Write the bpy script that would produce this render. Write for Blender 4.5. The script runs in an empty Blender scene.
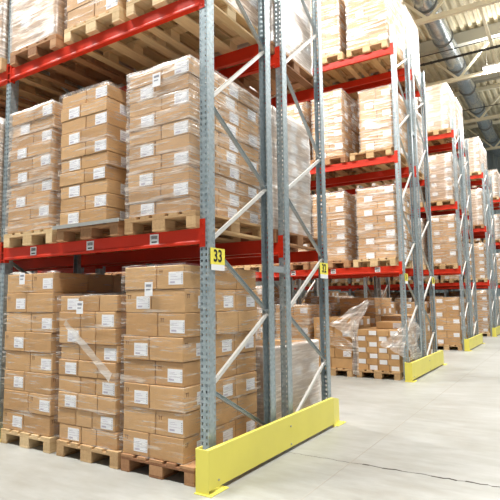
import bpy, bmesh, math, random
from mathutils import Vector, Matrix, noise
from mathutils.bvhtree import BVHTree
random.seed(7)
S = bpy.context.scene
COL = S.collection

# ------------------------------------------------------------------ helpers
def link(o):
    COL.objects.link(o); return o
def tag(o, label=None, cat=None, group=None, kind=None):
    if label: o['label'] = label
    if cat: o['category'] = cat
    if group: o['group'] = group
    if kind: o['kind'] = kind
    elif label: o['kind'] = 'thing'
    return o
class MB:
    def __init__(s): s.v=[]; s.f=[]; s.m=[]
    def quad(s, pts, mi=0):
        n=len(s.v); s.v+= [tuple(p) for p in pts]; s.f.append(tuple(range(n,n+len(pts)))); s.m.append(mi)
    def box(s, x0,x1,y0,y1,z0,z1, mi=0, M=None):
        n=len(s.v)
        c=[Vector((x,y,z)) for z in (z0,z1) for y in (y0,y1) for x in (x0,x1)]
        if M is not None: c=[M@p for p in c]
        s.v+=[tuple(p) for p in c]
        for q in ((0,2,3,1),(4,5,7,6),(0,1,5,4),(2,6,7,3),(0,4,6,2),(1,3,7,5)):
            s.f.append(tuple(n+i for i in q)); s.m.append(mi)
    def bar(s, a, b, w, h, mi=0, up=(0,0,1)):
        a=Vector(a); b=Vector(b); d=(b-a); L=d.length; d.normalize()
        u=Vector(up)
        if abs(d.dot(u))>.98: u=Vector((0,1,0))
        r=d.cross(u).normalized(); u=r.cross(d)
        M=Matrix.Translation(a)@Matrix((r,u,d)).transposed().to_4x4()
        s.box(-w/2,w/2,-h/2,h/2,0,L,mi,M)
    def prism(s, prof, a, b, mi=0, axis='z'):
        # prof: closed 2D outline, extruded along an axis between a and b
        n=len(prof); k=len(s.v)
        def P(q,t):
            return {'z':(q[0],q[1],t),'x':(t,q[0],q[1]),'y':(q[0],t,q[1])}[axis]
        s.v+=[P(q,a) for q in prof]+[P(q,b) for q in prof]
        for i in range(n):
            j=(i+1)%n; s.f.append((k+i,k+j,k+n+j,k+n+i)); s.m.append(mi)
        s.f.append(tuple(k+i for i in reversed(range(n)))); s.m.append(mi)
        s.f.append(tuple(k+n+i for i in range(n))); s.m.append(mi)
    def tube(s, a, b, r, n=12, mi=0, cap=True):
        a=Vector(a); b=Vector(b); d=(b-a).normalized()
        u=Vector((0,0,1)) if abs(d.z)<.9 else Vector((1,0,0))
        x=d.cross(u).normalized(); y=d.cross(x); k=len(s.v)
        for c in (a,b):
            for i in range(n):
                t=2*math.pi*i/n; s.v.append(tuple(c+(x*math.cos(t)+y*math.sin(t))*r))
        for i in range(n):
            j=(i+1)%n; s.f.append((k+i,k+n+i,k+n+j,k+j)); s.m.append(mi)
        if cap:
            s.f.append(tuple(k+i for i in range(n))); s.m.append(mi)
            s.f.append(tuple(k+n+i for i in reversed(range(n)))); s.m.append(mi)
    def mesh(s, name, mats, bevel=0, smooth=False, fix=True):
        me=bpy.data.meshes.new(name); me.from_pydata(s.v,[],s.f)
        for m in (mats if isinstance(mats,(list,tuple)) else [mats]): me.materials.append(m)
        me.polygons.foreach_set('material_index', s.m)
        if bevel or fix:
            bm=bmesh.new(); bm.from_mesh(me)
            if bevel:
                bmesh.ops.remove_doubles(bm, verts=bm.verts, dist=1e-6)
                bmesh.ops.bevel(bm, geom=bm.edges[:], offset=bevel, segments=1, affect='EDGES', clamp_overlap=True)
            if fix: bmesh.ops.recalc_face_normals(bm, faces=bm.faces)
            bm.to_mesh(me); bm.free()
        if smooth:
            me.polygons.foreach_set('use_smooth',[True]*len(me.polygons))
        return me
def obj(name, me, parent=None, loc=(0,0,0), rot=(0,0,0)):
    o=bpy.data.objects.new(name, me); link(o); o.location=loc; o.rotation_euler=rot
    if parent: o.parent=parent
    return o
def empty(name, loc=(0,0,0)):
    o=bpy.data.objects.new(name,None); link(o); o.location=loc; o.empty_display_size=.1; return o

# ------------------------------------------------------------------ materials
def newmat(name):
    m=bpy.data.materials.new(name); m.use_nodes=True; nt=m.node_tree; nt.nodes.clear()
    out=nt.nodes.new('ShaderNodeOutputMaterial'); return m,nt,out
def N(nt,t,**k):
    n=nt.nodes.new(t)
    for a,b in k.items():
        if a in n.inputs.keys(): n.inputs[a].default_value=b
        else: setattr(n,a,b)
    return n
def L(nt,a,b): nt.links.new(a,b)
def math_(nt,op,a,b=None,c=None):
    n=nt.nodes.new('ShaderNodeMath'); n.operation=op
    for i,v in enumerate((a,b,c)):
        if v is None: continue
        if isinstance(v,(int,float)): n.inputs[i].default_value=v
        else: L(nt,v,n.inputs[i])
    return n.outputs[0]
def ramp(nt,fac,stops):
    r=nt.nodes.new('ShaderNodeValToRGB'); e=r.color_ramp.elements
    while len(e)<len(stops): e.new(.5)
    for q,(p,c) in zip(e,stops): q.position=p; q.color=(*c,1)
    L(nt,fac,r.inputs[0]); return r.outputs[0]
def tex(nt,scale=(1,1,1),coord='Object',rot=(0,0,0)):
    tc=nt.nodes.new('ShaderNodeTexCoord'); mp=nt.nodes.new('ShaderNodeMapping')
    L(nt,tc.outputs[coord],mp.inputs[0]); mp.inputs['Scale'].default_value=scale; mp.inputs['Rotation'].default_value=rot
    return mp.outputs[0]
def noise_(nt,vec,scale,detail=3,rough=.5):
    n=N(nt,'ShaderNodeTexNoise',Scale=scale,Detail=detail,Roughness=rough); L(nt,vec,n.inputs['Vector']); return n.outputs['Fac']
def principled(nt,out,col=None,rough=.6,metal=0,spec=.5):
    b=N(nt,'ShaderNodeBsdfPrincipled',Roughness=rough,Metallic=metal)
    b.inputs['Specular IOR Level'].default_value=spec
    if col is not None:
        if isinstance(col,tuple): b.inputs['Base Color'].default_value=(*col,1)
        else: L(nt,col,b.inputs['Base Color'])
    L(nt,b.outputs[0],out.inputs[0]); return b
def bump(nt,b,h,strength=.3,dist=.01):
    n=N(nt,'ShaderNodeBump',Strength=strength,Distance=dist); L(nt,h,n.inputs['Height']); L(nt,n.outputs[0],b.inputs['Normal'])
def simple(name,col,rough=.6,metal=0,spec=.5,var=0.0,nscale=8):
    m,nt,out=newmat(name)
    if var:
        v=tex(nt); f=noise_(nt,v,nscale,4)
        c=ramp(nt,f,[(.3,tuple(x*(1-var) for x in col)),(.7,tuple(min(1,x*(1+var)) for x in col))])
    else: c=col
    principled(nt,out,c,rough,metal,spec); return m

def island_random(nt):
    g=nt.nodes.new('ShaderNodeNewGeometry'); o=nt.nodes.new('ShaderNodeObjectInfo')
    return math_(nt,'FRACT',math_(nt,'ADD',g.outputs['Random Per Island'],o.outputs['Random']))
def mat_card():
    m,nt,out=newmat('kraft_cardboard')
    r=island_random(nt)
    base=ramp(nt,r,[(0,(.47,.275,.12)),(.35,(.55,.33,.15)),(.7,(.61,.385,.19)),(1,(.50,.29,.125))])
    v=tex(nt,(1,1,1)); f=noise_(nt,v,5,4,.6)
    mx=N(nt,'ShaderNodeMix',data_type='RGBA',blend_type='MULTIPLY'); mx.inputs[0].default_value=1
    L(nt,base,mx.inputs[6]); L(nt,ramp(nt,f,[(.3,(.88,.87,.85)),(.7,(1.08,1.07,1.06))]),mx.inputs[7])
    b=principled(nt,out,mx.outputs[2],.62,0,.3)
    bump(nt,b,noise_(nt,tex(nt,(1,1,12)),12,2),.12,.004)
    return m
def mat_wood(name,a,b_,spread=1):
    m,nt,out=newmat(name)
    r=island_random(nt)
    v=tex(nt,(1,1,1)); w=noise_(nt,tex(nt,(14,1.2,14)),3,4,.6)
    f=math_(nt,'ADD',math_(nt,'MULTIPLY',w,.55),math_(nt,'MULTIPLY',r,.45*spread))
    c=ramp(nt,f,[(.2,a),(.75,b_)])
    bb=principled(nt,out,c,.75,0,.25); bump(nt,bb,w,.25,.004); return m
def mat_galv():
    m,nt,out=newmat('galvanised_steel')
    v=tex(nt); vo=N(nt,'ShaderNodeTexVoronoi',Scale=60); L(nt,v,vo.inputs['Vector'])
    c=ramp(nt,vo.outputs['Distance'],[(0,(.40,.46,.49)),(.8,(.52,.58,.61))])
    principled(nt,out,c,.38,.55,.5); return m
def mat_post():
    m,nt,out=newmat('perforated_galvanised_steel')
    tc=nt.nodes.new('ShaderNodeTexCoord'); sep=nt.nodes.new('ShaderNodeSeparateXYZ'); L(nt,tc.outputs['Object'],sep.inputs[0])
    sn=nt.nodes.new('ShaderNodeSeparateXYZ'); L(nt,tc.outputs['Normal'],sn.inputs[0])
    X,Y,Z=sep.outputs
    # web: two columns of slots; flange: one column of small round holes
    dx=math_(nt,'ABSOLUTE',math_(nt,'SUBTRACT',math_(nt,'ABSOLUTE',X),.022))
    zz=math_(nt,'ABSOLUTE',math_(nt,'SUBTRACT',math_(nt,'FRACT',math_(nt,'MULTIPLY',Z,20)),.5))
    web=math_(nt,'MULTIPLY',math_(nt,'LESS_THAN',dx,.008),math_(nt,'LESS_THAN',zz,.24))
    web=math_(nt,'MULTIPLY',web,math_(nt,'GREATER_THAN',math_(nt,'ABSOLUTE',sn.outputs[1]),.5))
    dy=math_(nt,'ABSOLUTE',math_(nt,'SUBTRACT',math_(nt,'ABSOLUTE',Y),.035))
    fl=math_(nt,'MULTIPLY',math_(nt,'LESS_THAN',dy,.005),math_(nt,'LESS_THAN',zz,.13))
    fl=math_(nt,'MULTIPLY',fl,math_(nt,'GREATER_THAN',math_(nt,'ABSOLUTE',sn.outputs[0]),.5))
    hole=math_(nt,'MAXIMUM',web,fl)
    c=ramp(nt,noise_(nt,tc.outputs['Object'],30,2),[(.3,(.30,.38,.42)),(.7,(.46,.54,.58))])
    b=N(nt,'ShaderNodeBsdfPrincipled',Roughness=.4,Metallic=.5); L(nt,c,b.inputs['Base Color'])
    t=nt.nodes.new('ShaderNodeBsdfTransparent'); mx=nt.nodes.new('ShaderNodeMixShader')
    L(nt,hole,mx.inputs[0]); L(nt,b.outputs[0],mx.inputs[1]); L(nt,t.outputs[0],mx.inputs[2]); L(nt,mx.outputs[0],out.inputs[0])
    return m
def mat_film(name,base,peak,col=(.95,.94,.92)):
    m,nt,out=newmat(name)
    w1=noise_(nt,tex(nt,(1.1,1.1,15),rot=(.14,.16,0)),2.2,4,.62)
    w2=noise_(nt,tex(nt,(.8,.8,9),rot=(.55,.6,.2)),2.4,3,.6)
    s=math_(nt,'MAXIMUM',w1,math_(nt,'MULTIPLY',w2,.96))
    fac=N(nt,'ShaderNodeMapRange'); L(nt,s,fac.inputs[0])
    fac.inputs[1].default_value=.50+(.05 if base<.1 else 0); fac.inputs[2].default_value=.70; fac.inputs[3].default_value=base; fac.inputs[4].default_value=peak
    d=N(nt,'ShaderNodeBsdfDiffuse'); d.inputs[0].default_value=(*col,1)
    tl=N(nt,'ShaderNodeBsdfTranslucent'); tl.inputs[0].default_value=(*col,1)
    g=N(nt,'ShaderNodeBsdfGlossy',Roughness=.34); g.inputs[0].default_value=(1,1,1,1)
    bp_=N(nt,'ShaderNodeBump',Strength=.5,Distance=.02); L(nt,s,bp_.inputs['Height'])
    for q in (d,g): L(nt,bp_.outputs[0],q.inputs['Normal'])
    m0=N(nt,'ShaderNodeMixShader'); m0.inputs[0].default_value=.35; L(nt,d.outputs[0],m0.inputs[1]); L(nt,tl.outputs[0],m0.inputs[2])
    m1=N(nt,'ShaderNodeMixShader'); m1.inputs[0].default_value=.4; L(nt,m0.outputs[0],m1.inputs[1]); L(nt,g.outputs[0],m1.inputs[2])
    t=nt.nodes.new('ShaderNodeBsdfTransparent'); m2=N(nt,'ShaderNodeMixShader')
    L(nt,fac.outputs[0],m2.inputs[0]); L(nt,t.outputs[0],m2.inputs[1]); L(nt,m1.outputs[0],m2.inputs[2]); L(nt,m2.outputs[0],out.inputs[0])
    return m
def mat_floor():
    m,nt,out=newmat('polished_concrete')
    v=tex(nt); f1=noise_(nt,v,.55,5,.6); f2=noise_(nt,tex(nt,(1,3,1)),2.2,5,.65)
    f=math_(nt,'ADD',math_(nt,'MULTIPLY',f1,.55),math_(nt,'MULTIPLY',f2,.45))
    c=ramp(nt,f,[(.34,(.27,.265,.235)),(.5,(.35,.355,.335)),(.64,(.43,.44,.43))])
    b=principled(nt,out,c,.42,0,.4)
    L(nt,math_(nt,'ADD',.30,math_(nt,'MULTIPLY',f2,.25)),b.inputs['Roughness']); return m
CARD=mat_card()
WOOD=[mat_wood('pallet_wood_pale',(.50,.34,.17),(.80,.62,.38)),mat_wood('pallet_wood_mid',(.36,.21,.10),(.66,.46,.25)),mat_wood('pallet_wood_brown',(.24,.11,.055),(.48,.27,.14))]
GALV=mat_galv(); BRACE=simple('zinc_brace_lit_tone',(.72,.72,.70),.45,.2); POST=mat_post()  # BRACE paints light in: a paler zinc for braces that look lit
RED=simple('orange_red_powder_coat',(.64,.032,.010),.42,0,.35,.06,3)
YEL=simple('yellow_powder_coat',(.80,.73,.13),.42,0,.45,.03,3)
SIGNY=simple('yellow_sign_plastic',(.90,.80,.10),.5)
WHITE=simple('white_paper',(.80,.82,.86),.7,0,.2)
INK=simple('grey_print',(.28,.29,.34),.8,0,.1)
PURP=simple('purple_grey_print',(.48,.45,.55),.8,0,.1)
BLACK=simple('black_ink',(.012,.012,.012),.6)
BROWNINK=simple('brown_box_print',(.22,.11,.05),.8,0,.1)
STEEL=simple('zinc_bolt',(.45,.45,.42),.4,.7)
FILM=[mat_film('stretch_film_light',.04,.55),mat_film('stretch_film_medium',.13,.80),mat_film('stretch_film_heavy',.32,.90),mat_film('stretch_film_crumpled',.42,.97),mat_film('stretch_film_milky',.55,.93)]
FLOOR=mat_floor()
JOINT=simple('floor_joint_dark',(.36,.34,.30),.8); CRACK=simple('floor_crack_dark',(.07,.06,.05),.9)
CREAM=simple('cream_painted_steel',(.82,.78,.62),.5,0,.4)
DECK=simple('beige_roof_sheet',(.64,.58,.42),.55,0,.35,.18,1.2)
DUCT=simple('galvanised_duct',(.62,.68,.74),.25,.75,.5,.1,3)
DUCTD=simple('duct_joint_dark',(.16,.17,.17),.5,.3)
GREYB=simple('grey_roof_beam',(.42,.41,.35),.6)
DARK=simple('black_cable',(.03,.028,.025),.6)
WALLB=simple('blue_grey_wall_sheet',(.36,.43,.46),.5,0,.4,.06,1)
WALLG=simple('pale_grey_wall_sheet',(.55,.55,.52),.6,0,.3,.05,1)
GREYBOARD=simple('grey_layer_board',(.33,.34,.33),.6)
m,nt,out=newmat('lamp_tube_glow'); e=N(nt,'ShaderNodeEmission',Strength=9.0); e.inputs[0].default_value=(1,.98,.93,1); L(nt,e.outputs[0],out.inputs[0]); GLOW=m

# ------------------------------------------------------------------ layout constants (metres)
W=2.78; PY=6.03; RX=-.04
ROWS=[0,1,2,3,4]
BAYS={0:2,1:3,2:3,3:3,4:3}
LV=[0,2.05,4.12,6.22]; PH=6.65; PALH=.144; BH=.13
def LZ(k,lv): return 2.28 if (k==2 and lv==1) else LV[lv]
def rx(k): return 0 if k==0 else RX
FRONTN=['front 33 rack','second rack row','third rack row','fourth rack row','farthest rack row']
REARN=['back 32 rack','back of second row','back of third row','back of fourth row','back of farthest row']
def rackname(k,r): return (REARN if r else FRONTN)[k]
LVN=['floor','lower beam','middle beam','top beam']
BAYN=['aisle-end bay','second bay in','third bay in']
COLN=['left','middle','right']
NUM=['bottom','second','third','fourth','fifth','sixth','seventh','eighth','ninth','tenth','eleventh','twelfth','thirteenth','fourteenth']

# ------------------------------------------------------------------ pallets
def pallet_parts():
    P={}
    b=MB()
    for c,w in ((.0725,.145),(.2395,.10),(.40,.145),(.5605,.10),(.7275,.145)): b.box(c-w/2,c+w/2,0,1.2,.122,.144)
    for c in (.0725,.2395,.40,.5605,.7275):
        for y in (.03,.1,.57,.63,1.1,1.17): b.box(c-.006,c+.006,y-.006,y+.006,.1435,.1455)
    P['deck_boards']=b
    for i,y in enumerate((0,.5275,1.055)):
        b=MB(); b.box(0,.8,y,y+.145,.100,.122); P['cross_board.%d'%i]=b
    for i,x in enumerate((0,.3275,.70)):
        w=(.10,.145,.10)[i]
        for j,y in enumerate((0,.5275,1.055)):
            b=MB(); b.box(x,x+w,y,y+.145,.022,.100); P['block.%d%d'%(i,j)]=b
        b=MB(); b.box(x,x+w,0,1.2,0,.022); P['runner_board.%d'%i]=b
    return P
PAL={}
for wi,wm in enumerate(WOOD):
    d={}
    for kx,b in pallet_parts().items():
        d[kx]=MB.mesh(b,kx.split('.')[0],wm,0.003)
    allb=MB()
    for b in pallet_parts().values():
        n=len(allb.v); allb.v+=b.v; allb.f+=[tuple(i+n for i in f) for f in b.f]; allb.m+=b.m
    PAL[wi]=(d,allb.mesh('wooden_pallet',wm))
PALPROTO={}
def pallet(x,y,z,wi,label,detail,group,w=.8,grey=False):
    if detail:
        if wi not in PALPROTO:
            root=empty('wooden_pallet',(x,y,z)); ch=[]
            for kx,me in PAL[wi][0].items(): ch.append(obj(kx.split('.')[0],me,root))
            PALPROTO[wi]=(root,ch)
        else:
            src,chs=PALPROTO[wi]; root=src.copy(); link(root)
            for c in chs:
                c2=c.copy(); link(c2); c2.parent=root
        for kx in ('label','category','group','kind'):
            if kx in root: del root[kx]
        root.location=(x,y,z)
    else: root=obj('wooden_pallet',PAL[wi][1],None,(x,y,z))
    root.scale=(w/.8,1,1)
    tag(root,label,'pallet',group); return root

# ------------------------------------------------------------------ boxes: records first, objects later
BOXES=[]   # dict(x0,x1,y0,y1,z0,z1,faces,pos,layer,stack)
STACKS=[]
def addbox(st,x0,x1,y0,y1,z0,z1,pos,layer,face=None,side=.85,mark=False):
    g=.0045
    BOXES.append(dict(b=(x0+g,x1-g,y0+g,y1-g,z0+.002,z1-.002),face=face,pos=pos,layer=layer,st=st,side=side,mark=mark))
def build_stack(st):
    x0,x1,y0,z0,h,n,pat=st['x0'],st['x1'],st['y0'],st['z0'],st['h'],st['n'],st['pat']
    w=x1-x0; D=st.get('D',1.16); rnd=random.Random(st['seed'])
    for i in range(n):
        j=n-1-i                       # 0 = topmost
        za=z0+i*h; zb=za+h
        dx=rnd.uniform(-.010,.010)*st.get('mess',1); dy=rnd.uniform(-.007,.007)*st.get('mess',1)
        X0=x0+dx; X1=x1+dx; Y0=y0+dy; Y1=Y0+D
        if i==0 and st.get('tray'):
            addbox(st,X0,X1,Y0,Y0+D/2,za,zb,'front',i); addbox(st,X0,X1,Y0+D/2,Y1,za,zb,'rear',i); continue
        A=(j%2==st.get('par',0))
        if pat=='AB':
            if A:
                s=X0+.55*w
                addbox(st,X0,s,Y0,Y0+.36*D,za,zb,'front left',i,None,mark=False)
                addbox(st,s,X1,Y0,Y0+.38*D,za,zb,'front right',i,'F',.93,mark=True)
                addbox(st,X0+.45*w,X1,Y0+.38*D,Y0+.69*D,za,zb,'right side middle',i,'R' if st.get('allside') else None)
                addbox(st,X0+.45*w,X1,Y0+.69*D,Y1,za,zb,'right side rear',i)
                addbox(st,X0,X0+.45*w,Y0+.38*D,Y0+.69*D,za,zb,'left side middle',i)
                addbox(st,X0,X0+.45*w,Y0+.69*D,Y1,za,zb,'left side rear',i)
            else:
                s=X0+.45*w
                addbox(st,X0,s,Y0,Y0+.38*D,za,zb,'front left',i,'F',.92,mark=True)
                addbox(st,s,X1,Y0,Y0+.33*D,za,zb,'front right',i,'R',.8,mark=True)
                addbox(st,s,X1,Y0+.33*D,Y0+.66*D,za,zb,'right side middle',i,'R',.8)
                addbox(st,s,X1,Y0+.66*D,Y1,za,zb,'right side rear',i,'R',.8)
                addbox(st,X0,s,Y0+.38*D,Y0+.7*D,za,zb,'left side middle',i)
                addbox(st,X0,s,Y0+.7*D,Y1,za,zb,'left side rear',i)
        elif pat in('C3','S4'):
            nn=3 if pat=='C3' else 4
            if nn==3: cuts=[0,.40,.66,1] if rnd.random()<.4 else ([0,.36,.70,1] if A else [0,.34,.62,1])
            else: cuts=[0,.27,.5,.77,1] if A else [0,.23,.5,.73,1]
            nm=['front left','front centre','front right'] if nn==3 else ['front far left','front left','front right','front far right']
            for q in range(nn):
                if nn==3: lab='F' if (q==0 and A) or (q==2 and not A) else None
                else: lab='F' if (q%2==(1 if A else 0)) else None
                addbox(st,X0+cuts[q]*w,X0+cuts[q+1]*w,Y0,Y0+.34*D,za,zb,nm[q],i,lab,.85)
            for q,(a,b) in enumerate(((.34,.67),(.67,1))):
                for u,(c,d) in enumerate(((0,.5),(.5,1))):
                    addbox(st,X0+c*w,X0+d*w,Y0+a*D,Y0+b*D,za,zb,('left side ','right side ')[u]+('middle','rear')[q],i,'R' if (u==1 and not A) else None,.7)
    for (c,q0,q1,face) in st.get('extra',[]):   # loose boxes laid on top
        addbox(st,x0+c[0]*w,x0+c[1]*w,y0+q0,y0+q1,z0+n*h,z0+n*h+c[2],c[3],n,face)
    STACKS.append(st)

def stackname(k,r,lv,bay,c):
    if k==0 and bay==0:
        return '%s %s stack, %s'%(COLN[c],['floor','lower beam','upper beam','top'][lv],rackname(k,r))
    return '%s %s stack, %s, %s'%(COLN[c],['floor','lower','middle','top'][lv],['end bay','second bay','third bay'][bay],rackname(k,r))

SPEC={}
# rack 33, aisle-end bay, measured stacks: (x0,x1,h,n,pattern,film,opts)
SPEC[0,0,0,0,0]=(-2.655,-1.88,.201,8,'AB',0,{})
SPEC[0,0,0,0,1]=(-1.775,-.99,.152,9,'C3',0,dict(mess=1.6))
SPEC[0,0,0,0,2]=(-.895,-.21,.201,8,'AB',0,{'mess':1.5})
SPEC[0,0,1,0,0]=(-2.67,-1.96,.134,10,'AB',1,dict(tray=True,mess=1.6))
SPEC[0,0,1,0,1]=(-1.825,-1.15,.134,10,'AB',0,dict(lift=.014))
SPEC[0,0,1,0,2]=(-.865,-.155,.1338,10,'AB',1,dict(allside=True))
SPEC[0,0,2,0,0]=(-2.72,-1.95,.21,7,'AB',2,{})
SPEC[0,0,2,0,1]=(-1.78,-1.02,.20,7,'AB',0,{})
SPEC[0,0,2,0,2]=(-.88,-.12,.20,7,'AB',2,{})  # heavier film also whitens this stack as strong side light would
SPEC[0,1,0,0,2]=(-.92,-.2,.20,4,'AB',4,{})
SPEC[0,1,0,0,1]=(-1.8,-1.03,.20,6,'AB',1,{})
SPEC[0,1,0,0,0]=(-2.68,-1.92,.20,8,'AB',1,{})
SPEC[0,1,1,0,2]=(-.90,-.15,.1355,10,'AB',4,dict(allside=True,D=.92))
SPEC[0,1,2,0,2]=(-.90,-.12,.20,7,'AB',4,{'D':1.0})
SPEC[1,0,0,0,1]=(-1.80,-1.03,.19,5,'AB',0,{'par':1})
SPEC[1,0,0,0,2]=(-.93,-.13,.105,7,'S4',0,{'mess':.6})
SPEC[1,0,1,0,1]=(-1.76,-1.09,.1355,10,'AB',1,dict(allside=True))
SPEC[1,0,1,0,2]=(-.83,-.12,.1355,10,'AB',1,dict(allside=True))
SPEC[1,0,2,0,1]=(-1.72,-1.08,.1355,10,'AB',1,dict(allside=True))
SPEC[1,0,2,0,2]=(-.72,-.10,.20,6,'AB',1,{})
SPEC[1,0,3,0,1]=(-1.75,-1.09,.20,7,'AB',1,{})
SPEC[1,0,3,0,2]=(-.92,-.12,.20,7,'AB',1,{})
SPEC[1,1,0,0,2]=(-.9,-.15,.19,5,'AB',0,{})
SPEC[1,1,0,0,1]=(-1.8,-1.0,.19,7,'AB',0,{})
SPEC[2,0,0,0,2]=(-.9,-.12,.19,7,'AB',0,{'par':1})
PALX=[-2.68,-1.78,-.90]
seed=0
PALLETS=[]
for k in ROWS:
    for r in (0,1):
        for bay in range(BAYS[k]):
            for lv in range(4):
                if (k==0 and lv==3) or (k in (1,2) and r==1 and lv==1): continue
                for c in range(3):
                    seed+=1; rnd=random.Random(seed*13)
                    key=(k,r,lv,bay,c)
                    xb=rx(k)-W*bay; yb=k*PY+(1.36 if r else 0)
                    sp=SPEC.get(key)
                    if sp is None:
                        j=rnd.uniform(-.02,.02)
                        h,n=rnd.choice([(.1355,10),(.1355,10),(.20,7),(.152,9),(.1355,9)]) if lv else rnd.choice([(.20,8),(.19,7),(.152,9),(.20,6)])
                        film=rnd.choice([1,1,2]) if lv else rnd.choice([0,1])
                        if c==2 and lv>=2: film=2  # heavy film also stands in for bright aisle light on right-hand stacks
                        sp=([-2.66,-1.76,-.87][c]+j,[-1.92,-1.02,-.14][c]+j,h,n,'AB',film,dict(allside=True,par=rnd.randint(0,1)))
                    z=LZ(k,lv)
                    st=dict(key=key,x0=sp[0]+xb,x1=sp[1]+xb,y0=yb+((-.045 if k==0 else -.02) if r==0 else .02),z0=z+PALH+sp[6].get('lift',0),h=sp[2],n=sp[3],pat=sp[4],film=sp[5],seed=seed,name=stackname(*key))
                    st.update(sp[6])
                    if key==(1,0,0,0,2):
                        st['extra']=[((.30,.98,.13,'on top of the stack'),.45,.95,'F')]
                    build_stack(st)
                    PALLETS.append((key,xb,yb,z,st))
# ---- which boxes show most from the photographer's spot (ray count over all boxes)
f_,cx_=512.37,244.54
C_=Vector((2.4705,-3.3605,1.4487))
R_=Vector((.84544246,.53395316,-.01100353)); U_=Vector((.0615632,-.07696966,.99513097)); F_=Vector((-.53050638,.84200338,.09794529))
vs=[];fs=[]
for b in BOXES:
    x0,x1,y0,y1,z0,z1=b['b']; n=len(vs)
    vs+=[(x,y,z) for z in (z0,z1) for y in (y0,y1) for x in (x0,x1)]
    fs+=[tuple(n+i for i in q) for q in ((0,2,3,1),(4,5,7,6),(0,1,5,4),(2,6,7,3),(0,4,6,2),(1,3,7,5))]
bv=BVHTree.FromPolygons(vs,fs)
cnt=[0]*len(BOXES)
for iy in range(250):
    for ix in range(250):
        d=F_+R_*((ix*2+1-cx_)/f_)-U_*((iy*2+1-250)/f_)
        h=bv.ray_cast(C_,d)
        if h[2] is not None: cnt[h[2]//6]+=1
order=sorted(range(len(BOXES)),key=lambda i:-cnt[i])
CH=set(i for i in order[:300] if cnt[i]>0)

# ---- box meshes
BM={}
def box_mesh(w,d,h):
    key=(round(w,2),round(d,2),round(h,3))
    if key not in BM:
        b=MB(); b.box(-w/2,w/2,0,d,0,h)
        BM[key]=b.mesh('cardboard_box',CARD,.005)
    return BM[key]
def label_geo(b,x,y0,z0,lw,lh,face,rnd):
    # sticker on the -Y face (face F) or the +X face (face R), in box-local coordinates
    def q(a0,a1,c0,c1,t0,t1,mi):
        if face=='F': b.box(x+a0,x+a1,y0-t1,y0-t0,z0+c0,z0+c1,mi)
        else: b.box(y0+t0,y0+t1,x+a0,x+a1,z0+c0,z0+c1,mi)
    q(0,lw,0,lh,0,.0015,0)
    for i in range(2): q(lw*.1,lw*(.50+.12*i),lh*(.74-.13*i),lh*(.77-.13*i),.0015,.002,2)
    q(lw*.1,lw*.86,lh*.40,lh*.43,.0015,.002,2)
    q(lw*.1,lw*.45,lh*.12,lh*.26,.0015,.002,2)
    for i in range(5): q(lw*.9,lw*.955,lh*(.14+.15*i),lh*(.21+.15*i),.0015,.002,1)
LM={}
def label_params(bx):
    x0,x1,y0,y1,z0,z1=bx['b']; w=x1-x0; d=y1-y0; h=z1-z0
    span=w if bx['face']=='F' else d
    lw=min(.155,span*.8); lh=min(.108,h*.6 if h>.15 else h*.80)
    return w,d,h,span,lw,lh
def label_mesh(bx):
    w,d,h,span,lw,lh=label_params(bx)
    key=(bx['face'],round(w,2),round(d,2),round(h,3),bx['side'])
    if key not in LM:
        b=MB()
        if bx['face']=='F': label_geo(b,-w/2+(span-lw)*bx['side'],0,(h-lh)*.38,lw,lh,'F',None)
        else: label_geo(b,(span-lw)*bx['side'],w/2,(h-lh)*.38,lw,lh,'R',None)
        LM[key]=b.mesh('shipping_label',[WHITE,INK,PURP])
    return LM[key]
MM={}
def mark_mesh(bx):
    w,d,h,span,lw,lh=label_params(bx)
    key=(bx['face'],round(w,2),round(d,2),round(h,3))
    if key not in MM:
        b=MB()
        for q in (0,.022):
            if bx['face']=='F':
                X=-w/2+.035+q; b.box(X,X+.006,-.0012,0,h-.075,h-.04); b.box(X-.006,X+.012,-.0012,0,h-.048,h-.041)
            else:
                Y=.03+q; b.box(w/2,w/2+.0012,Y,Y+.006,h-.075,h-.04); b.box(w/2,w/2+.0012,Y-.006,Y+.012,h-.048,h-.041)
        MM[key]=b.mesh('printed_arrows',BROWNINK)
    return MM[key]
rest=MB()
seen=set()
for i,bx in enumerate(BOXES):
    x0,x1,y0,y1,z0,z1=bx['b']; w,d,h=x1-x0,y1-y0,z1-z0; st=bx['st']
    if i in CH:
        rnd=random.Random(i)
        o=obj('cardboard_box',box_mesh(w,d,h),None,((x0+x1)/2,y0,z0),(0,0,rnd.uniform(-.008,.008)))
        lay='%s layer'%NUM[bx['layer']]; 
        if bx['layer']==st['n']-1: lay='top layer'
        if bx['layer']==st['n']: lay='loose'
        lab='cardboard box %s, %s, %s'%(bx['pos'],lay,st['name'])
        if bx['layer']==st['n']: lab='loose cardboard box %s, %s'%(bx['pos'],st['name'])
        tag(o,lab,'box','boxes of the '+st['name'])
        if bx['face']: obj('shipping_label',label_mesh(bx),o)
        if bx['mark'] and bx['face'] and h>.15 and st['key'][0]==0: obj('printed_arrows',mark_mesh(bx),o)
    else:
        rest.box(x0,x1,y0,y1,z0,z1,0)
        if bx['face'] and bx['pos'] and (y0<30):
            _,_,_,span,lw,lh=label_params(bx); zz=z0+(h-lh)*.38
            if bx['face']=='F':
                a=x0+(span-lw)*bx['side']; rest.box(a,a+lw,y0-.0015,y0+.001,zz,zz+lh,1)
            else:
                a=y0+(span-lw)*bx['side']; rest.box(x1-.001,x1+.0015,a,a+lw,zz,zz+lh,1)
o=obj('cardboard_boxes',rest.mesh('cardboard_boxes',[CARD,WHITE],fix=False))
tag(o,'all the remaining cardboard boxes deeper inside and farther along the racks','boxes',None,'stuff')

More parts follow.
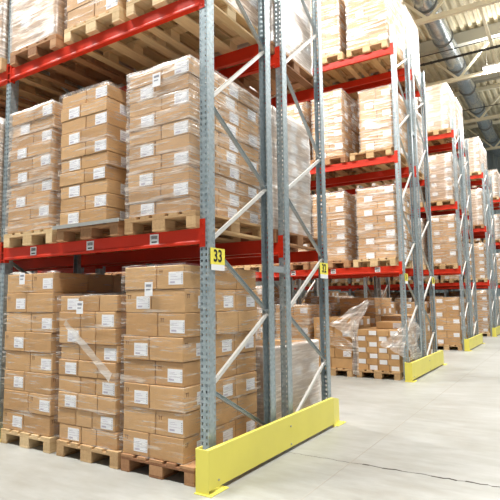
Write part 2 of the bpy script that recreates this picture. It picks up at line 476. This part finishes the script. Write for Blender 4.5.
# ------------------------------------------------------------------ pallets and film
wchoice={(0,0,0,0,0):0,(0,0,0,0,1):1,(0,0,0,0,2):2,(0,0,1,0,0):0,(0,0,1,0,1):2,(0,0,1,0,2):1,(0,0,2,0,1):0,(0,0,2,0,2):0,(0,0,2,0,0):2,(1,0,0,0,1):1,(1,0,0,0,2):1,(1,0,3,0,2):0,(1,0,3,0,1):0}
def film_mesh(st,step,amp,mat,top=.10):
    o_=.018 if st.get('mess',1)>1 else .015
    x0,x1,y0,y1=st['x0']-o_,st['x1']+o_,st['y0']-o_,st['y0']+st.get('D',1.16)+o_
    z0=st['z0']-.002; z1=st['z0']+st['n']*st['h']+.012
    rc=.05
    pts=[]
    def seg(a,b):
        n=max(2,int((Vector(b)-Vector(a)).length/step))
        for i in range(n): pts.append(tuple(Vector(a).lerp(Vector(b),i/n)))
    seg((x0,y0),(x1,y0)); seg((x1,y0),(x1,y1)); seg((x1,y1),(x0,y1)); seg((x0,y1),(x0,y0))
    nz=max(3,int((z1-z0)/step)); cxx=(x0+x1)/2; cyy=(y0+y1)/2
    v=[];f=[];n=len(pts); sd=st['seed']*3.7
    for j in range(nz+3):
        z=z0+(z1-z0)*min(j,nz)/nz; ins=0
        if j>nz: ins=(j-nz)*top/2; z+= .004*(j-nz)
        for (x,y) in pts:
            q=noise.noise(Vector((x*3+sd,y*3,z*9)))+.5*noise.noise(Vector((x*9,y*9+sd,z*16)))
            dx=0;dy=0
            ox=(1 if x>cxx else -1)*(1 if abs(x-cxx)>(x1-x0)/2-.001 else 0); oy=(1 if y>cyy else -1)*(1 if abs(y-cyy)>(y1-y0)/2-.001 else 0)
            e=amp*(q*.8)
            zz=z
            if j==0: zz+=.02*abs(noise.noise(Vector((x*6+sd,y*6,0))))
            if j>=nz: zz+=.006*q
            X=x+ox*e-(x-cxx)/(abs(x-cxx)+.3)*ins; Y=y+oy*e-(y-cyy)/(abs(y-cyy)+.3)*ins
            v.append((X,Y,zz))
    for j in range(nz+2):
        for i in range(n):
            i2=(i+1)%n; f.append((j*n+i,j*n+i2,(j+1)*n+i2,(j+1)*n+i))
    me=bpy.data.meshes.new('stretch_film'); me.from_pydata(v,[],f); me.materials.append(mat)
    me.polygons.foreach_set('use_smooth',[True]*len(f)); return me
for key,xb,yb,z,st in PALLETS:
    k,r,lv,bay,c=key
    wi=wchoice.get(key,random.Random(st['seed']).choice([0,1,1,2]))
    det=(k==0 and bay==0) or (k==1 and bay==0 and r==0)
    px=PALX[c]+xb; pw=.8
    if k==0 and r==0 and bay==0:
        px,pw={0:[(-2.655,.80),(-1.755,.82),(-.90,.80)],1:[(-2.72,.82),(-1.83,.86),(-.89,.81)],2:[(-2.72,.8),(-1.79,.8),(-.90,.8)]}[lv][c]
    elif k==1: px={0:-2.68,1:-1.82,2:-.93}[c]+xb+.0
    y=yb-.06 if r==0 else yb-.03
    pos=('%s pallet, %s level'%(COLN[c],LVN[lv])) if lv else '%s pallet on the floor'%COLN[c]
    pallet(px,y,z,wi,'%s wooden %s, %s, %s'%(('pale','worn','brown')[wi],pos,['end bay','second bay','third bay'][bay],rackname(k,r)),det,'pallets in the racks',pw)
    far=k>=2
    step=.045 if (k==0 and bay==0) else (.09 if k<=1 else .2)
    if lv==0 and k==1 and r==0 and bay==0 and c>0: continue
    fo=obj('stretch_film',film_mesh(st,step,(.005,.009,.012,.012,.012)[st['film']] if not far else .006,FILM[st['film']]))
    tag(fo,'%s plastic stretch film around the %s'%(('thin clear','wrinkled clear','thick milky','','thick milky')[st['film']],st['name']),'plastic film','stretch film around stacks')
# grey layer board under the middle stack on the lower beams
b=MB(); b.box(-1.86,-.93,-.085,1.14,0,.012); b.box(-1.86,-.93,-.089,-.085,-.02,.014)
o=obj('layer_board',b.mesh('layer_board',GREYBOARD),None,(0,0,LV[1]+PALH-.001)); tag(o,'grey layer board between pallet and middle stack on lower beams of front 33 rack','board')

# hanging delivery notes
def note(x,y,z,label):
    b=MB(); b.box(-.045,.045,-.002,0,-.06,.06,0); b.box(-.03,.03,-.003,-.002,.02,.04,1); b.box(-.03,.02,-.003,-.002,-.01,.0,1)
    o=obj('delivery_note',b.mesh('delivery_note',[WHITE,INK]),None,(x,y,z)); tag(o,label,'paper','delivery notes on film')
note(-2.345,-.075,1.70,'small white delivery note on left floor stack of front 33 rack')
note(-1.44,-.08,1.40,'small white delivery note on low middle floor stack of front 33 rack')
note(-.575,-.075,1.555,'small white delivery note on right floor stack of front 33 rack')

note(-.50,-.075,3.40,'small white delivery note near top of right lower beam stack, front 33 rack')
# ------------------------------------------------------------------ racking
def post_mesh(sign):
    # C section, web on the -Y side (sign=1) or +Y side (-1), origin at centre of the section
    w=.04; d=.05; t=.003; lip=.007
    prof=[(-w,-d),(w,-d),(w,d),(w-lip,d),(w-lip,d-t),(w-t,d-t),(w-t,-d+t),(-w+t,-d+t),(-w+t,d-t),(-w+lip,d-t),(-w+lip,d),(-w,d)]
    prof=[(x,y*sign) for x,y in prof]
    b=MB(); b.prism(prof,0,PH)
    return b.mesh('post',POST)
PM={1:post_mesh(1),-1:post_mesh(-1)}
b=MB(); b.box(-.06,.06,-.07,.07,0,.008); b.tube((.045,-.055,.008),(.045,-.055,.03),.008,6); b.tube((-.045,.055,.008),(-.045,.055,.03),.008,6)
FOOT=b.mesh('foot_plate',GALV)
def brace_mesh(y0,z0,y1,z1):
    b=MB(); a=Vector((0,y0,z0)); c=Vector((0,y1,z1)); d=(c-a); Ln=d.length; d.normalize(); n=Vector((0,-d.z,d.y))
    if n.z<0: n=-n
    M=Matrix.Translation(a)@Matrix((Vector((1,0,0)),n,d)).transposed().to_4x4()
    wx=.012 if (y1>y0) else -.014            # closed back of the channel towards the aisle, or its open side
    b.box(wx,wx+.002,-.016,.016,0,Ln,0,M); b.box(-.014,.014,.014,.016,0,Ln,0,M); b.box(-.014,.014,-.016,-.014,0,Ln,0,M)
    for t in (.02,Ln-.02): b.box(-.03,.03,-.006,.006,t-.006,t+.006,0,M)
    return b.mesh('brace',BRACE if y1>y0 else GALV)  # lit look of braces rising to the rear is put into the colour
BR={}
def frame(k,r,fi):
    x=rx(k)-W*fi-.04; yb=k*PY+(1.36 if r else 0)
    where=['at the aisle end','one bay in from the aisle','two bays in from the aisle','three bays in from the aisle'][fi]
    root=empty('upright_frame',(x,yb,0)); tag(root,'galvanised upright frame %s, %s'%(where,rackname(k,r)),'rack frame','upright frames')
    for s,y in ((1,.05),(-1,1.05)):
        p_=obj('post',PM[s],root,(0,y,0)); obj('foot_plate',FOOT,p_)
    zs=[.22,.74,1.33,1.93,2.56,3.16,4.0,4.6,5.2,5.8,6.4] if r==0 else [.13,.73,1.32,1.95,2.59,3.18,4.0,4.8,5.4,5.9,6.4]
    for i in range(len(zs)-1):
        fr=(i%2==0) if r==0 else (i%2==1)       # going up towards the front / towards the rear
        ya,yz=(1.02,.08) if fr else (.08,1.02)
        key=(r,i)
        if key not in BR: BR[key]=brace_mesh(ya,zs[i]+.015,yz,zs[i+1]-.015)
        obj('brace',BR[key],root)
for k in ROWS:
    for r in (0,1):
        for fi in range(BAYS[k]+1): frame(k,r,fi)
    for fi in range(BAYS[k]+1):
        for z in (1.76,4.86):
            b=MB(); b.box(-.02,.02,0,.26,-.03,.03); b.box(-.035,.035,0,.004,-.045,.045); b.box(-.035,.035,.256,.26,-.045,.045)
            o=obj('row_spacer',b.mesh('row_spacer',GALV),None,(rx(k)-W*fi-.04,k*PY+1.10,z)); tag(o,'short steel spacer joining back-to-back frames, %s height, %s, %s'%('upper' if z>2 else 'lower',['aisle end','one bay in','two bays in','three bays in'][fi],rackname(k,0)),'spacer','row spacers')
# beams
prof=[(0,0),(.05,0),(.05,-BH),(-.010,-BH),(-.010,-BH+.018),(0,-BH+.030)]
BL=W-.08
b=MB(); b.prism(prof,.0,BL,0,'x'); BEAMF=b.mesh('beam',RED,.002)
b=MB(); b.prism([(-y,z) for y,z in prof],.0,BL,0,'x'); BEAMR=b.mesh('beam',RED,.002)
def conn(s):
    b=MB(); b.box(-.0,.055,-.004,0,-.16,.075); b.box(-.004,0,-.004,.05,-.16,.075)
    for z in (-.13,-.05,.04): b.tube((.028,-.004,z),(.028,-.012,z),.007,6)
    b.v=[(x*s[0],y*s[1],z) for x,y,z in b.v]; return b.mesh('connector',RED)
CN={(a,c):conn((a,c)) for a in (1,-1) for c in (1,-1)}
b=MB(); b.box(-.05,.05,-.002,0,-.045,.045,0)
for i in range(11): b.box(-.036+i*.0068,-.036+i*.0068+(.0035 if i%3 else .0025),-.003,-.002,.002,.032,1)
b.box(-.03,.03,-.003,-.002,-.03,-.018,1)
STK=b.mesh('barcode_sticker',[WHITE,BLACK])
for k in ROWS:
    for r in (0,1):
        for bay in range(BAYS[k]):
            for lv in (1,2,3):
                if k in (1,2) and r==1 and lv==1: continue
                for side in (0,1):
                    yb=k*PY+(1.36 if r else 0)
                    x=rx(k)-W*(bay+1); y=yb-.001 if side==0 else yb+1.101
                    root=empty('pallet_beam',(x,y,LZ(k,lv)))
                    tag(root,'red steel beam, %s face, %s level, %s, %s'%(('front','rear')[side],LVN[lv].split()[0],['end bay','second bay','third bay'][bay],rackname(k,r)),'beam','pallet beams')
                    obj('beam',(BEAMF,BEAMR)[side],root)
                    sy=1 if side==0 else -1
                    obj('connector',CN[1,sy],root,(BL,0,0)); obj('connector',CN[-1,sy],root,(0,0,0))
                    if side==0 and r==0 and k<=1 and lv==1 and bay==0:
                        for sx in ((-2.273,-1.401,-.58) if k==0 else (-2.27,-1.40,-.52)): obj('barcode_sticker',STK,root,(sx-x,-.0015,-.07+.01))

# end guards
def guard(k):
    x=rx(k)+.114; y0=k*PY-.15; Ln=2.40+(.18 if k else 0); h=.325
    root=empty('end_guard',(x,y0,0)); tag(root,'yellow steel end guard at floor in front of %s'%('racks 33 and 32' if k==0 else rackname(k,0)+' end posts'),'guard rail','yellow end guards')
    b=MB(); t=.006
    b.box(-t,0,0,Ln,.035,h)                       # long face
    b.box(-.035,0,0,Ln,h,h+t)                      # folded top
    obj('guard_panel',b.mesh('guard_panel',YEL,.002),root)
    b=MB(); b.box(-.125,0,-t,0,.008,h+t); b.box(-.125,-.119,0,.08,.008,h+t)
    obj('end_flange',b.mesh('end_flange',YEL,.002),root)
    b=MB()
    pts=[(0,Ln),(-.035,Ln+.25)]
    n=len(b.v); hh=[h+t,h-.05]
    b.v+=[(0,Ln,.0),(0,Ln,hh[0]),(-.035,Ln+.25,hh[1]),(-.035,Ln+.25,.0),(-.008,Ln,.0),(-.008,Ln,hh[0]),(-.043,Ln+.25,hh[1]),(-.043,Ln+.25,.0)]
    b.f+=[(0,3,2,1),(4,5,6,7),(1,2,6,5),(2,3,7,6),(0,1,5,4),(0,4,7,3)]; b.m+=[0]*6
    obj('end_flange',b.mesh('end_flange',YEL),root)
    for y in (-.02,Ln+.06):
        b=MB(); b.box(-.13,.03,y,y+.24,0,.008); 
        for q in (y+.03,y+.2): b.tube((.012,q,.008),(.012,q,.016),.008,8)
        obj('floor_plate',b.mesh('floor_plate',YEL,.001),root)
    for (y,z) in ((1.33,.234),(1.335,.066),(.12,.085)):
        b=MB(); b.tube((0,y,z),(.008,y,z),.009,8); obj('bolt',b.mesh('bolt',STEEL),root)
for k in ROWS: guard(k)
b=MB(); b.box(-.09,.03,-.10,-.094,0,.36); b.box(.024,.03,-.10,.10,0,.36); b.box(-.09,-.084,-.10,.10,0,.36); b.box(-.11,.17,-.14,.12,0,.006)
b.prism([(.03,0),(.17,0),(.03,.32)],-.10,-.094,0,'y')
o=obj('post_protector',b.mesh('post_protector',YEL,.001),None,(-W-.04,-.02,0)); tag(o,'yellow steel post protector on the floor at the left upright','post protector')

# number signs
def sign(txt,x,y,z,w,label):
    root=empty('number_sign',(x,y,z)); tag(root,label,'sign','rack number signs')
    h=.185
    b=MB(); b.box(0,.003,0,w,.048,h); obj('yellow_plate',b.mesh('yellow_plate',SIGNY),root)
    b=MB(); b.box(0,.003,.01,w-.005,0,.048); obj('white_strip',b.mesh('white_strip',WHITE),root)
    cu=bpy.data.curves.new('number','FONT'); cu.body=txt; cu.size=.14; cu.align_x='CENTER'; cu.align_y='CENTER'; cu.extrude=.0008; cu.offset=.0032
    t=bpy.data.objects.new('number',cu); link(t); bpy.context.view_layer.update()
    me=bpy.data.meshes.new_from_object(t.evaluated_get(bpy.context.evaluated_depsgraph_get())); bpy.data.objects.remove(t)
    me.materials.clear(); me.materials.append(BLACK)
    o=obj('number',me,root,(.004,w/2,.048+(h-.048)/2),(math.pi/2,0,math.pi/2)); o.scale=(.92,1.0,1)
sign('33',.006,.025,1.70,.205,'yellow rack sign reading 33 on the front post')
sign('32',.006,2.21,1.70,.235,'yellow rack sign reading 32 on the rear post')
sign('31',RX+.006,PY+.025,1.72,.205,'yellow rack sign on the front post of the second rack row')
sign('30',RX+.006,PY+2.21,1.72,.235,'yellow rack sign on the rear post of the second rack row')

# ------------------------------------------------------------------ crumpled film of the opened stacks (second row, floor)
def sheet(name,corners,nu,nv,amp,mat,label,sd):
    # bilinear patch with folds
    A,B_,C2,D2=[Vector(q) for q in corners]; v=[];f=[]
    for j in range(nv+1):
        for i in range(nu+1):
            u=i/nu; t=j/nv
            p=A.lerp(B_,u).lerp(D2.lerp(C2,u),t)
            q=Vector((noise.noise(Vector((u*6+sd,t*3,0))),noise.noise(Vector((u*5,t*3+sd,3))),noise.noise(Vector((u*4,t*4,sd)))))
            q2=noise.noise(Vector((u*14+sd,t*6,7)))
            v.append(tuple(p+Vector((q.x,q.y+q2*.6,q.z*.8))*amp))
    for j in range(nv):
        for i in range(nu): n=nu+1; f.append((j*n+i,j*n+i+1,(j+1)*n+i+1,(j+1)*n+i))
    me=bpy.data.meshes.new(name); me.from_pydata(v,[],f); me.materials.append(mat); me.polygons.foreach_set('use_smooth',[True]*len(f))
    o=obj(name,me); tag(o,label,'plastic film','loose film on opened stacks'); return o
y=PY-.05
sheet('loose_film',[(-1.50,y,.98),(-1.00,y-.05,.70),(-.72,y+.1,1.38),(-.80,y+.15,1.44)],26,26,.05,FILM[3],'loose crumpled film pulled up to a peak over the opened floor stack',1)
sheet('loose_film',[(-1.78,y-.03,.72),(-1.05,y-.04,.42),(-1.0,y-.02,.62),(-1.75,y,1.0)],26,14,.03,FILM[1],'clear film slack across the front of the brown opened floor stack',2)
sheet('loose_film',[(-1.03,y-.03,.05),(-.90,y-.05,.05),(-.92,y-.03,1.0),(-1.02,y,1.05)],8,26,.05,FILM[2],'twisted film hanging in the gap between the two opened floor stacks',3)
sheet('loose_film',[(-.50,y-.03,.62),(-.06,y-.06,.42),(-.02,y+.05,1.08),(-.10,y+.1,.98)],22,18,.05,FILM[3],'crumpled film draped over the right corner of the small-box stack',4)
sheet('loose_film',[(-.02,y+.1,.30),(-.03,y+.9,.25),(-.04,y+.95,.95),(-.02,y+.1,1.10)],20,20,.05,FILM[2],'milky film hanging down the aisle side of the small-box stack',5)

sheet('film_twist',[(-1.66,-.088,1.24),(-1.62,-.088,1.27),(-1.0,-.088,.80),(-1.03,-.088,.73)][:1]+[(-1.03,-.088,.74),(-.99,-.088,.82),(-1.62,-.088,1.28)],30,4,.012,FILM[3],'white twisted band of film running diagonally across low middle floor stack',6)
# ------------------------------------------------------------------ setting
b=MB(); b.quad([(-16,-18,0),(22,-18,0),(22,38,0),(-16,38,0)]); o=obj('floor',b.mesh('floor',FLOOR)); tag(o,kind='structure')
b=MB(); b.box(.726,.734,-10,1.14,.0005,.0012); b.box(.726,.734,1.15,38,.0005,.0012)
for yy in (7.1,13.1,19.1): b.box(.2,20,yy,yy+.006,.0005,.0012)
o=obj('trim_1',b.mesh('trim_1',JOINT)); tag(o,kind='structure')
b=MB(); rnd=random.Random(3); x=.05; yc=1.135
while x<6:
    x2=x+rnd.uniform(.03,.07); y2=1.135+rnd.uniform(-.012,.012); t=.003 if x<.80 else rnd.choice([.004,.006,.010,.013])
    b.quad([(x,yc-t,.001),(x2,y2-t,.001),(x2,y2+t,.001),(x,yc+t,.001)]); x=x2; yc=y2
o=obj('trim_2',b.mesh('trim_2',CRACK)); tag(o,kind='structure')
# corrugated sheets
def corr(x0,x1,per,dep):
    pts=[];x=x0
    while x<x1:
        pts+=[(x,0),(x+per*.4,0),(x+per*.5,dep),(x+per*.9,dep)]; x+=per
    return pts
b=MB(); pr=corr(-16,16,.33,.11)
for (a,c),(a2,c2) in zip(pr,pr[1:]): b.quad([(a,-6,13.1+c),(a,38,13.1+c),(a2,38,13.1+c2),(a2,-6,13.1+c2)])
o=obj('ceiling',b.mesh('ceiling',DECK,fix=False)); tag(o,kind='structure')
b=MB(); pr=corr(-16,16,.42,.10)
for (a,c),(a2,c2) in zip(pr,pr[1:]): b.quad([(a,38+c,0),(a2,38+c2,0),(a2,38+c2,13.3),(a,38+c,13.3)])
o=obj('wall_back',b.mesh('wall_back',WALLB,fix=False)); tag(o,kind='structure')
b=MB(); b.box(-16.1,-16,-6,38,0,13.3); o=obj('wall_left',b.mesh('wall_left',WALLG)); tag(o,kind='structure')
# roof trusses
TR=[8.6,14.8,20.7,27.0,33.5]
for i,ty in enumerate(TR):
    root=empty('roof_truss',(0,ty,11.3)); tag(root,'cream steel roof truss, %s from the camera'%['nearest','second','third','fourth','fifth'][i],'roof truss','roof trusses')
    b=MB(); b.box(-16,16,-.08,.08,-.08,.08); obj('bottom_chord',b.mesh('bottom_chord',CREAM),root)
    b=MB(); b.box(-16,16,-.08,.08,1.60,1.80); obj('top_chord',b.mesh('top_chord',CREAM),root)
    for q in range(-5,6):
        xn=-1.15+q*3.1
        if abs(xn)>14: continue
        for s in (-1,1):
            b=MB(); b.bar((xn+s*.06,0,.05),(xn+s*1.5,0,1.6),.09,.09); obj('web_diagonal',b.mesh('web_diagonal',CREAM),root)
# long ties between trusses
for i,xt in enumerate((-4.25,.48,3.5)):
    b=MB(); b.box(xt-.05,xt+.05,-6,38,11.38,11.48); o=obj('roof_tie',b.mesh('roof_tie',CREAM)); tag(o,'cream longitudinal tie bar under the roof, %s'%['left of the duct','just right of the duct','over the main aisle'][i],'tie bar')
# duct
b=MB(); b.tube((0,-6,0),(0,37.9,0),.37,32,0,False)
root=empty('air_duct',(-1.27,0,12.1)); tag(root,'large round galvanised air duct running under the roof','air duct')
obj('pipe',b.mesh('pipe',DUCT,smooth=True),root)
for yy in (12,15.0,18,20.9,24,27.2,30.5,33.7):
    b=MB(); b.tube((0,yy,0),(0,yy+.09,0),.41,32); obj('joint_ring',b.mesh('joint_ring',DUCTD),root)
for yy in (16.4,17.2,18.9,22.5,25.6):
    b=MB(); b.tube((0,yy,0),(0,yy+.03,0),.38,32); obj('seam',b.mesh('seam',DUCT),root)
b=MB(); b.box(-16,16,19.9,20.3,12.55,13.06); o=obj('roof_beam',b.mesh('roof_beam',GREYB)); tag(o,'grey beam crossing under the roof behind the round duct','roof beam')
b=MB(); b.box(-16,16,24.9,25.25,12.70,13.06); o=obj('roof_beam',b.mesh('roof_beam',GREYB)); tag(o,'farther grey beam crossing under the roof','roof beam')
b=MB(); b.box(-16,16,18.3,18.40,11.27,11.33)
rr=random.Random(5)
for i in range(100): b.box(-15.5+i*.31,-15.44+i*.31,18.28,18.42,11.262+rr.uniform(0,.005),11.337)
o=obj('cable_run',b.mesh('cable_run',DARK)); tag(o,'black cable run hung across below the roof','cable')
b=MB(); b.tube((-16,17.9,11.45),(16,17.9,11.45),.018,6); o=obj('thin_cable',b.mesh('thin_cable',DARK)); tag(o,'thin black cable stretched just above the cable run','cable')
b=MB(); b.tube((-16,24.2,11.0),(16,24.2,11.0),.02,6); o=obj('thin_cable',b.mesh('thin_cable',DARK)); tag(o,'thin black cable stretched across farther back','cable')
# strip lamps
def lamp(x,y,z,ln,label,power):
    root=empty('strip_lamp',(x,y,z)); tag(root,label,'lamp','strip lamps under the roof')
    b=MB(); b.box(-ln/2,ln/2,-.12,.12,.03,.10); obj('housing',b.mesh('housing',WHITE),root)
    b=MB(); b.box(-ln/2+.02,ln/2-.02,-.10,.10,-.005,.03); obj('tube',b.mesh('tube',GLOW),root)
    b=MB(); 
    for s in (-1,1): b.tube((s*ln*.4,0,.1),(s*ln*.4,0,13.1-z),.008,5)
    obj('hanger',b.mesh('hanger',STEEL),root)
    if power:
        la=bpy.data.lights.new('lamp_light','AREA'); la.shape='RECTANGLE'; la.size=ln; la.size_y=.5; la.energy=power; la.color=(1,.985,.955)
        lo=bpy.data.objects.new('lamp_light',la); link(lo); lo.parent=root; lo.location=(0,0,-.05)
        lb=bpy.data.lights.new('upward_light','AREA'); lb.shape='RECTANGLE'; lb.size=ln; lb.size_y=.4; lb.energy=power*.27; lb.color=(1,.985,.955)  # extra upward light, added to brighten the ceiling
        l2=bpy.data.objects.new('upward_light',lb); link(l2); l2.parent=root; l2.location=(0,0,.13); l2.rotation_euler=(math.pi,0,0)
LP=1150
lamp(.78,20.4,11.36,1.8,'glowing white strip lamp near the right edge beyond the duct',500)
for i,(x,y,p,ln) in enumerate([(3.2,-2.2,LP*.70,3),(-4.2,-2.6,LP*1.1,3),(-9,-2.2,LP*.8,3),(3.0,4.2,LP*.70,3),(-6.5,4.2,LP*.7,3),(3.0,10.3,LP*.70,3),(-7,10.3,LP*.7,3),(3.0,16.3,LP*.70,3),(3.0,27.5,LP*.70,3)]):
    w1=['outside the frame over the front aisle, right','above the front aisle outside the frame','over the front aisle, far left','over the main aisle beside rack 32','deep in the aisle behind rack 32','over the main aisle by the second row','deep in the aisle behind the second row','over the main aisle by the third row','over the main aisle by the farthest row'][i]
    lamp(x,y,10.9,ln,'white strip lamp '+w1,p)

# ------------------------------------------------------------------ world, camera
w_=bpy.data.worlds.new('daylight'); S.world=w_; w_.use_nodes=True; bg=w_.node_tree.nodes['Background']
bg.inputs[0].default_value=(1,.995,.98,1); bg.inputs[1].default_value=.25
cam=bpy.data.cameras.new('camera'); co=bpy.data.objects.new('camera',cam); link(co)
cam.sensor_fit='HORIZONTAL'; cam.sensor_width=36; cam.lens=f_/500*36; cam.shift_x=(250-cx_)/500
M=Matrix((R_,U_,-F_)).transposed().to_4x4(); M.translation=C_; co.matrix_world=M
cam.clip_end=200; S.camera=co
S.view_settings.view_transform='Standard'; S.view_settings.look='None'; S.view_settings.gamma=1; S.view_settings.use_curve_mapping=False
S.view_settings.exposure=-.04
S.cycles.transparent_max_bounces=24; S.cycles.max_bounces=7; S.cycles.diffuse_bounces=4
S.cycles.use_denoising=True
S.cycles.sample_clamp_indirect=6
print('BOXES',len(BOXES),'visible',sum(1 for c in cnt if c),'min300',cnt[order[299]],'objs',len(bpy.data.objects))
